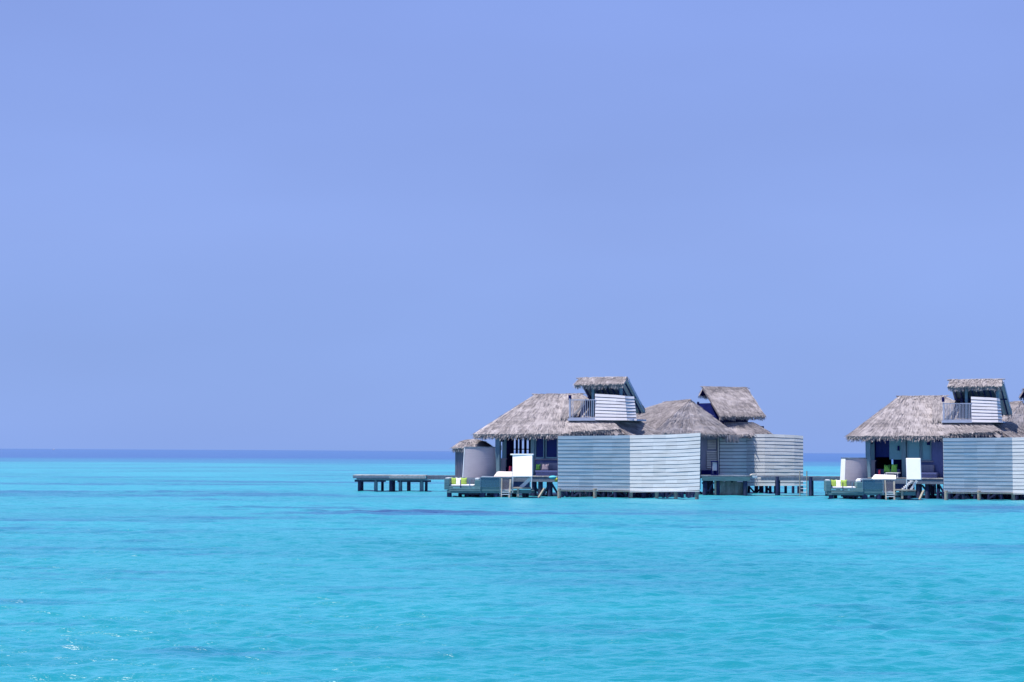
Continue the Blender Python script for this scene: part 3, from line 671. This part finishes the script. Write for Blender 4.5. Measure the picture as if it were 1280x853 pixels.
# small thatched hut behind the round screen
def hut():
    Y = 112.5; root = thing('thatched_hut', 'small round thatched hut behind the grey round screen', 'hut', P(590, 595, Y))
    c = P(591, 595, Y+1.0); cx, cy = c.x, c.y; n = 16; mb = MB(); ln = MB()
    zt, ze = P(590, 549.6, Y+1).z, P(590, 560.0, Y).z; ro, ri = 1.36, .45
    for k in range(n):
        a, b = 2*math.pi*k/n, 2*math.pi*(k+1)/n
        p = lambda t, r, z: Vector((cx+math.cos(t)*r*1.02, cy+math.sin(t)*r, z))
        thatch(mb, p(a, .3, zt), p(b, .3, zt), p(b, .85, (zt*.72+ze*.28)), p(a, .85, (zt*.72+ze*.28)), 130, .1, nofringe=True, lining=ln)
        thatch(mb, p(a, .83, zt*.72+ze*.28), p(b, .83, zt*.72+ze*.28), p(b, ro, ze), p(a, ro, ze), 130, .1, 1.3, .75, lining=ln)
    for k in range(60):
        t = R.random()*6.28; blade(mb, Vector((cx, cy, zt+.04)), Vector((math.cos(t), math.sin(t), -.12)).normalized(), Vector((0, 0, 1)), .55, .09, 0, 0)
    o = mb.build('roof', 'thatch', root); ln.build('roof_lining', 'navy', o)
    w_ = MB(); r = 1.04
    for k in range(28):
        t = 2*math.pi*k/28; q = Vector((cx+math.cos(t)*r, cy+math.sin(t)*r, 0)); w_.beam(q+Vector((0, 0, 1.1)), q+Vector((0, 0, ze+.12)), .2, .05)
    w_.tube((cx, cy, 1.1), (cx, cy, ze+.05), r*.93, r*.93, 28)
    w_.build('wall', 'wallgrey', root); MB().tube((cx, cy, .98), (cx, cy, 1.1), r*1.12, r*1.12, 24).build('hut_floor', 'deck', root)
    for t in (30, 150, 220, 320): stilt(root, (cx+math.cos(math.radians(t))*.8, cy+math.sin(math.radians(t))*.8, 0), 1.0, .12)
hut()

# turquoise float on the deck edge by the fence
def floaty():
    c = FA.Q(691.2, 598.6, -2.1); t = thing('swim_float', 'turquoise and yellow swim float on the deck edge left of the wide fence', 'swim float', c)
    def blob(cc, a, b, h):
        mb = MB(); n, m_ = 12, 8
        for j in range(m_+1):
            ph = math.pi*j/m_
            for k in range(n): th = 2*math.pi*k/n; mb.v.append(Vector(cc)+Vector((math.cos(th)*math.sin(ph)*a, math.sin(th)*math.sin(ph)*b, math.cos(ph)*h)))
        for j in range(m_):
            for k in range(n): mb.f.append((j*n+k, j*n+(k+1) % n, (j+1)*n+(k+1) % n, (j+1)*n+k))
        return mb
    blob(c+Vector((0, -.05, .08)), .26, .2, .11).build('float_body', 'cyan', t, smooth=True)
    blob(c+Vector((.20, -.1, -.06)), .11, .12, .14).build('float_tail', 'yellow', t, smooth=True)
floaty()

# ------------------------------------------------------------------ second type of villa, seen from its corner (B)
def villa_b(lab, full=True):
    root = thing('overwater_villa', lab['villa'], 'villa', P(870, 600, 119))
    ze_ = 4.0; C1 = P(815.5, 542, 114.2); C1.z = ze_; C2 = P(921, 545, 117.6); C2.z = ze_-.02
    d = (C2-C1); d.z = 0; wdt = d.length; d.normalize(); bdir = Vector((-d.y, d.x, 0))
    ap = P(863, 500.3, 117.6+.6); bk = P(829.5, 500.8, 0+124.5); bk.z = ap.z
    C4 = C1+bdir*11; C3 = C2+bdir*11
    mb, ln = MB(), MB()
    thatch(mb, ap, ap, C2, C1, 95, lining=ln); thatch(mb, bk, ap, C1, C4, 80, lining=ln); thatch(mb, ap, bk, C3, C2, 50, lining=ln)
    thatch(mb, bk, bk, C4, C3, 30, lining=ln)
    ridge_cap(mb, ap, bk)
    # hanging corner of thatch at the right
    for k in range(260):
        p = C2.lerp(C1, R.random()**2*.13)+Vector((R.uniform(-.1, .1), R.uniform(-.1, .1), -.05)); blade(mb, p, Vector((R.uniform(-.2, .25), R.uniform(-.1, .1), -1)).normalized(), Vector((0, -1, 0)), R.uniform(.2, .55), R.uniform(.03, .06), 0, 0)
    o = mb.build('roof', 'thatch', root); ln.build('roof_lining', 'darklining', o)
    # body: wall set in under the eave
    zd = 1.26; e = .95
    a = C1+d*e+bdir*e; b = C1+d*(wdt-.72)+bdir*e; aa = a+bdir*9; bb_ = b+bdir*9
    def wallseg(p, q, z0, z1, mat, name, t=.12, par=root):
        n = Vector((q-p).cross(Vector((0, 0, 1)))).normalized()*t
        P3 = lambda v, z: Vector((v.x, v.y, z))
        return MB().hexa([P3(p, z0), P3(q, z0), P3(q, z1), P3(p, z1)], [P3(p-n, z0), P3(q-n, z0), P3(q-n, z1), P3(p-n, z1)]).build(name, mat, par)
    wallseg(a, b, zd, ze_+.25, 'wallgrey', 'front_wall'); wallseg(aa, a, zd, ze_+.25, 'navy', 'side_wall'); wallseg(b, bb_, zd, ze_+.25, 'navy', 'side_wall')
    # louvred shutter in the wall
    L2 = lambda px, z: None
    def onwall(px, py, off):
        dd = ray(px, py); n = Vector((d.y, -d.x, 0)); pt = a+n*off; t = (pt-CAMP).dot(n)/dd.dot(n); return CAMP+dd*t
    if full:
        sh = MB(); fr = MB()
        for y0, y1, x0, x1, stp in ((550, 563, 884.5, 895, 2.0), (564, 586.5, 883.5, 896, 2.2)):
            y = y0
            while y < y1-1:
                sh.hexa([onwall(x0, y+1.5, .10), onwall(x1, y+1.5, .10), onwall(x1, y, .05), onwall(x0, y, .05)], [onwall(x0, y+1.5, .08), onwall(x1, y+1.5, .08), onwall(x1, y, .03), onwall(x0, y, .03)]); y += stp
        s = sh.build('louvred_shutter', 'slat', root)
        MB().hexa([onwall(897.2, 596, .16), onwall(898.6, 596, .16), onwall(898.6, 545, .16), onwall(897.2, 545, .16)], [onwall(897.2, 596, .0), onwall(898.6, 596, .0), onwall(898.6, 545, .0), onwall(897.2, 545, .0)]).build('corner_post', 'slat', root)
        MB().hexa([onwall(877, 594, .12), onwall(889, 594, .12), onwall(889, 588, .12), onwall(877, 588, .12)], [onwall(877, 594, .02), onwall(889, 594, .02), onwall(889, 588, .02), onwall(877, 588, .02)]).build('low_vent', 'navy', root)
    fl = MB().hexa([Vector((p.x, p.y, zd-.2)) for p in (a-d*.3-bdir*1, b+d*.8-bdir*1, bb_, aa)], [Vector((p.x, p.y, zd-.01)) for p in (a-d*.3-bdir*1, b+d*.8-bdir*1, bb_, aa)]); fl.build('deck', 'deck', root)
    for s_ in (0.05, .3, .55, .8, .97):
        for t_ in (0, 3, 6, 9): q = a.lerp(b, s_)+bdir*t_; stilt(root, q, zd-.18, .14)
    for s_ in (.35, .6, .85):
        q = a.lerp(b, s_); MB().beam((q.x-.5, q.y, zd-.2), (q.x+.5, q.y+.1, 0), .1).build('brace', 'pile', root)
    # loft tower: long slope towards the right front
    Yt = 121
    RL, RR = P(878.4, 484.2, Yt+.9), P(934, 484.3, Yt+2.2); EL, ER = P(899.5, 519.5, Yt-1.9), P(957, 519.5, Yt-.6)
    RR.z = RL.z; ER.z = EL.z
    BLk, BRk = RL+Vector((-.26, .35, -.55)), RR+Vector((-.26, .35, -.55))
    tr, tl = MB(), MB()
    thatch(tr, RL, RR, ER, EL, 110, .14, 1.5, .6, lining=tl); thatch(tr, RR, RL, BLk, BRk, 90, .12, 1.3, .8, lining=tl); ridge_cap(tr, RL, RR)
    o = tr.build('loft_roof', 'thatch', root); tl.build('loft_roof_lining', 'navy', o)
    bx_ = MB(); u1 = (RR-RL); u1.z = 0; u1.normalize(); v1 = Vector((-u1.y, u1.x, 0))
    base = P(901.5, 528.5, Yt-1.2); q = [base, base+u1*(36.5/2200*Yt), base+u1*(36.5/2200*Yt)+v1*1.9, base+v1*1.9]
    z0 = base.z-.2; z1 = P(901, 516, Yt-1.2).z
    bx_.hexa([Vector((p.x, p.y, z0)) for p in q], [Vector((p.x, p.y, z1)) for p in q]); bx_.build('loft_wall', 'navy', root)
    rr2 = MB()
    for k in range(14): p = q[0].lerp(q[1], k/13)-v1*.06; rr2.beam(Vector((p.x, p.y, z0+.2)), Vector((p.x, p.y, z1+.1)), .05)
    rr2.build('loft_slats', 'darklining', root)
    # dark boarded end of the loft balcony
    e0, e1, e2, e3 = P(872.5, 504.5, Yt-.2), P(891.5, 504.0, Yt-.2), P(904, 528, Yt-.9), P(884, 530, Yt-.9)
    MB().hexa([e0, e1, e2, e3], [p+Vector((.1, 1.0, 0)) for p in (e0, e1, e2, e3)]).build('balcony_end', 'navy', root)
    MB().beam(P(872.6, 507, Yt-.2), P(872.6, 502.5, Yt-.2), .14).build('chimney_pipe', 'navy', root)
    # skirt roof under the tower
    sr, sl = MB(), MB()
    T0, T1 = P(905, 527.6, Yt-1.1), P(941.5, 527.8, Yt-1.0); E0, E1 = P(903, 544.2, Yt-2.6), P(963.5, 541.6, Yt-1.2)
    thatch(sr, T0, T1, E1, E0, 110, .14, 1.1, .5, lining=sl); thatch(sr, T1, T1+Vector((-.3, 2.6, 0)), E1+Vector((-.2, 3.6, 0)), E1, 80, .14, 1, .5, lining=sl)
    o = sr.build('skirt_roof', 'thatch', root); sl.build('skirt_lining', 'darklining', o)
    c0 = P(906, 560, Yt-.6); c1 = P(955, 560, Yt+.1)
    MB().hexa([Vector((c0.x, c0.y, zd)), Vector((c1.x, c1.y, zd)), Vector((c1.x, c1.y+3, zd)), Vector((c0.x, c0.y+3, zd))], [Vector((c0.x, c0.y, z0)), Vector((c1.x, c1.y, z0)), Vector((c1.x, c1.y+3, z0)), Vector((c0.x, c0.y+3, z0))]).build('tower_base', 'navy', root)
    for t_ in (.1, .5, .9):
        for y in (.2, 2.6): stilt(root, Vector((c0.x+(c1.x-c0.x)*t_, c0.y+y, 0)), zd, .14)
    # boarded bathroom screen
    return root
villa_b(dict(villa='thatched villa with louvred shutter whose loft tower shows one long thatched slope'))
def fence_b(lab):
    root = thing('privacy_fence', lab, 'fence', P(950, 607, 119.6))
    fb_, bk = MB(), MB()
    g = (899.5, 916, 933.2); Ys = (118.6, 119.1, 119.6)
    boards(fb_, bk, [P(x, 607.6, Y) for x, Y in zip(g, Ys)], [P(x, 543.2, Y) for x, Y in zip(g, Ys)], 15, .008, .036, warp=.003)
    o = fb_.build('shaded_panel', 'fence', root); tag(o, 'blue grey shaded side of the boarded fence'); bk.build('backing', 'gap', o)
    fb_, bk = MB(), MB()
    g = (933.2, 945, 956, 968, 981, 993, 1004); Ys = (119.6, 119.2, 118.9, 118.7, 118.5, 118.35, 118.3)
    boards(fb_, bk, [P(x, y, Y) for x, y, Y in zip(g, (608, 607.9, 607.8, 607.8, 607.7, 607.5, 607.3), Ys)],
           [P(x+(x-933)*.0, y, Y) for x, y, Y in zip(g, (542.6, 542.5, 542.6, 542.9, 543.3, 543.9, 544.7), Ys)], 15, .016, .025, warp=.005)
    o = fb_.build('sunlit_panel', 'fence', root); tag(o, 'bright sunlit side of the boarded fence'); bk.build('backing', 'gap', o)
    for px in (936, 945, 953, 958, 963, 969, 982, 991, 998, 1002): a = P(px, 607, 120.6+R.uniform(-.4, .8)); stilt(root, (a.x, a.y, 0), .5, .1)
    for px, dd in ((940, 4), (949, -4), (961, 4)): a, b = P(px-dd, 608, 120.4), P(px+dd, 615, 120.6); MB().beam(a, (b.x, b.y, 0), .09).build('brace', 'pile', root)
fence_b('narrow boarded fence with open sea on its right and a jetty crossing before it')

# ------------------------------------------------------------------ jetties
def planks(par, F_, x0, x1, y0, y1, zt, n, mat='deck', name='deck'):
    mb = MB()
    for k in range(n):
        a = x0+(x1-x0)*k/n; mb.hexa([Vector((a, y0+F_*(a-x0), zt-.06)), Vector((a+(x1-x0)/n-.015, y0+F_*(a-x0), zt-.06)), Vector((a+(x1-x0)/n-.015, y1+F_*(a-x0), zt-.06)), Vector((a, y1+F_*(a-x0), zt-.06))],
            [Vector((a, y0+F_*(a-x0), zt+R.uniform(-.005, .005))), Vector((a+(x1-x0)/n-.015, y0+F_*(a-x0), zt)), Vector((a+(x1-x0)/n-.015, y1+F_*(a-x0), zt)), Vector((a, y1+F_*(a-x0), zt))])
    return mb.build(name, mat, par)
def X(px, Y): return P(px, 560, Y).x
def bx3(mb, x0, x1, y0, y1, z0, z1):
    return mb.hexa([Vector((x0, y0, z0)), Vector((x1, y0, z0)), Vector((x1, y1, z0)), Vector((x0, y1, z0))], [Vector((x0, y0, z1)), Vector((x1, y0, z1)), Vector((x1, y1, z1)), Vector((x0, y1, z1))])
zp = P(490, 593.5, 122).z
root = thing('wooden_pier', 'free standing low wooden pier with open sea on its left', 'pier', (X(490, 120), 120, 0))
planks(root, 0, X(441.5, 119.2), X(532.5, 119.2), 119.0, 122.0, zp, 36, 'deckpale')
zz1 = P(490, 598.2, 119).z
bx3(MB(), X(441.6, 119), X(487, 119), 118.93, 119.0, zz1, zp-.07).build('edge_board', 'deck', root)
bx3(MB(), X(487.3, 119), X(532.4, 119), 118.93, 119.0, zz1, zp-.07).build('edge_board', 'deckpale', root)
za, zb_ = P(490, 598.4, 119.3).z, P(490, 602.8, 119.3).z
bx3(MB(), X(446, 119.3), X(536, 119.3), 119.3, 119.42, (za+zb_)/2, za).build('cross_beam', 'post', root)
for a, b in ((443.5, 482.5), (497, 539)): bx3(MB(), X(a, 119.4), X(b, 119.4), 119.5, 119.62, zb_, (za+zb_)/2+.03).build('cross_beam', 'pile', root)
bx3(MB(), X(446, 121.6), X(536, 121.6), 121.6, 121.7, zb_+.05, za).build('cross_beam', 'pile', root)
for px, Y, r in ((450.2, 119.6, .13), (453.4, 119.8, .10), (470.3, 119.6, .13), (478.6, 121.7, .1), (489.4, 119.6, .13), (492.6, 119.9, .11), (501.2, 119.6, .13), (511.6, 119.9, .13), (527.8, 119.6, .14), (533, 119.8, .1)):
    stilt(root, (X(px, Y), Y, 0), zb_+.1, r, 'post' if px in (470.3, 501.2, 527.8) else 'pile')

root = thing('jetty_walkway', 'thin walkway joining the free standing pier to the middle villa', 'walkway', (X(560, 121), 121, 0))
planks(root, -.12, X(532.8, 120.6), X(612, 120.6), 120.6, 122.2, zp-.02, 40)
a, b = X(533, 120.6), X(612, 120.6)
mb = MB(); mb.hexa([Vector((a, 120.54, zp-.3)), Vector((b, 120.54-.12*(b-a), zp-.3)), Vector((b, 120.6-.12*(b-a), zp-.3)), Vector((a, 120.6, zp-.3))], [Vector((a, 120.54, zp-.05)), Vector((b, 120.54-.12*(b-a), zp-.05)), Vector((b, 120.6-.12*(b-a), zp-.05)), Vector((a, 120.6, zp-.05))]); mb.build('edge_board', 'deck', root)
for px in (589, 609): stilt(root, (X(px, 120.5), 120.6, 0), zp-.1, .12)

zj = P(1000, 595.6, 113.5).z
root = thing('jetty_walkway', 'walkway crossing before the narrow fence to the right hand villa', 'walkway', (X(1000, 113.5), 113.5, 0))
planks(root, 0, X(938, 113.4), X(1062, 113.4), 113.3, 115.0, zj, 54)
bx3(MB(), X(951, 113.3), X(1062, 113.3), 113.22, 113.3, zj-.27, zj-.065).build('edge_board', 'deck', root)
for px in (971.6, 1013.3, 1034, 1056):
    stilt(root, (X(px, 113.5), 113.5, 0), zj-.05, .15); stilt(root, (X(px+1, 114.8), 114.8, 0), zj-.05, .13)
    if px < 1030: MB().tube((X(px, 113.1), 113.12, -1), (X(px, 113.1), 113.12, zj-.02), .11, .1, 10).build('fender_post', 'pile', root)
root = thing('landing_stage', 'grey landing stage with a stained board skirt before the louvred shutter', 'landing stage', (X(908, 113.8), 114, 0))
zs = P(908, 594.6, 113.8).z
planks(root, 0, X(876, 113.7), X(937.5, 113.7), 113.6, 116.5, zs, 28)
bx3(MB(), X(877, 113.6), X(937, 113.6), 113.5, 113.6, zs-.34, zs-.065).build('edge_board', 'teal', root)
sk = MB()
for k in range(18):
    x0 = X(899+k*34/18, 113.9); x1 = X(899+(k+1)*34/18, 113.9)-.01; y = 113.9+R.uniform(-.02, .02); bx3(sk, x0, x1, y, y+.06, P(915, 619+R.uniform(-.4, .6), 113.9).z, zs-.36-R.choice((0, 0, .1)))
sk.build('board_skirt', 'stone', root)
for px, Y in ((881, 114), (889, 114.4), (896.5, 113.9), (931.2, 113.7), (886, 116), (915, 116.2)): stilt(root, (X(px, Y), Y, 0), zs-.1, .15)
stilt(root, (X(894.2, 113.8), 113.8, 0), zs-.1, .07, 'fence_end', 'gauge_post')
for a, b in ((878, 886), (892, 884)): MB().beam(P(a, 603, 113.9), Vector((X(b, 113.9), 113.9, .1)), .1).build('brace', 'pile', root)

# swim ladder on the far jetty
root = thing('swim_ladder', 'thin white ladder on the walkway at the right edge of the narrow fence', 'ladder', (X(1004, 113.1), 113.1, 0))
for px in (999.6, 1008.4): MB().tube((X(px, 113.1), 113.1, -.3), (X(px, 113.1), 113.1, P(px, 589, 113.1).z), .035, .035, 8).build('ladder_rail', 'palepost', root)
for y in (602, 606.5, 611, 615.5): z = P(1004, y, 113.1).z; MB().tube((X(999.6, 113.1), 113.1, z), (X(1008.4, 113.1), 113.1, z), .02, .02, 6).build('rung', 'whitepaint', root)
# folded white towels
root = thing('folded_towel', 'folded white towel on the walkway before the narrow fence', 'towel', P(944, 596, 113.4))
MB().hexa([P(941, 597.8, 113.2), P(946.8, 597.8, 113.2), P(946.8, 594.8, 113.2), P(939.5, 594.6, 113.2)], [P(941, 597.8, 113.2)+Vector((0, .5, 0)), P(946.8, 597.8, 113.2)+Vector((0, .5, 0)), P(946.8, 594.8, 113.2)+Vector((0, .5, 0)), P(939.5, 594.6, 113.2)+Vector((0, .5, 0))]).build('towel_fold', 'whitepaint', root, .03)
MB().hexa([P(937.5, 594.4, 113.2), P(946, 594.4, 113.2), P(944.6, 592.4, 113.2), P(940, 592.6, 113.2)], [P(937.5, 594.4, 113.2)+Vector((0, .4, 0)), P(946, 594.4, 113.2)+Vector((0, .4, 0)), P(944.6, 592.4, 113.2)+Vector((0, .4, 0)), P(940, 592.6, 113.2)+Vector((0, .4, 0))]).build('towel_fold', 'slat', root, .03)
# big lantern on the landing stage
FLn = Frame(893, 114.6, 0)
root = thing('floor_lantern', 'tall dark framed lantern on the landing stage below the louvred shutter', 'lantern', FLn.L(0, 0, zs))
fr = MB(); fr.fb(FLn, 889.2, 890.4, 577.5, 594.6, 0, .06); fr.fb(FLn, 896.6, 898, 577, 594.6, 0, .06); fr.fb(FLn, 889.2, 898, 576.4, 577.9, -.02, .42); fr.fb(FLn, 889.2, 890.4, 577.5, 594.6, .36, .06); fr.fb(FLn, 896.6, 898, 577, 594.6, .36, .06); fr.fb(FLn, 889.2, 898, 592.8, 594.8, -.02, .42)
fr.build('lantern_frame', 'navy', root)
MB().fb(FLn, 890.6, 896.4, 578, 588.4, .1, .02).build('lantern_glass', 'whitepaint', root)
MB().fb(FLn, 892, 895.6, 588.8, 592.8, .15, .12).build('candle', 'navy', root)

# ------------------------------------------------------------------ right hand villas
whole_a(LB, 1)
SHIFT = Vector((22.25, 0, 0)); villa_b(dict(villa='thatched roof half hidden at the right edge behind the railed loft'), False)
SHIFT = Vector((0, 0, 0))

# ------------------------------------------------------------------ boat on the horizon
b0 = P(67, 561, 5600); root = thing('distant_boat', 'tiny grey boat on the horizon at the far left', 'boat', (b0.x, b0.y, 0))
B = Vector((b0.x, b0.y, 0)); hull = MB()
sec = [(-5, .3, 1.9), (-3, 1.2, 1.6), (0, 1.5, 1.4), (3, 1.3, 1.5), (5, .9, 1.6)]
for (x, w_, z), (x2, w2, z2) in zip(sec, sec[1:]):
    hull.hexa([B+Vector((x, -w_, z)), B+Vector((x, w_, z)), B+Vector((x, w_*.5, -.3)), B+Vector((x, -w_*.5, -.3))], [B+Vector((x2, -w2, z2)), B+Vector((x2, w2, z2)), B+Vector((x2, w2*.5, -.3)), B+Vector((x2, -w2*.5, -.3))])
hull.build('hull', 'whitepaint', root)
bx3(MB(), B.x-1.5, B.x+2.5, B.y-1, B.y+1, 1.3, 3.6).build('cabin', 'whitepaint', root)
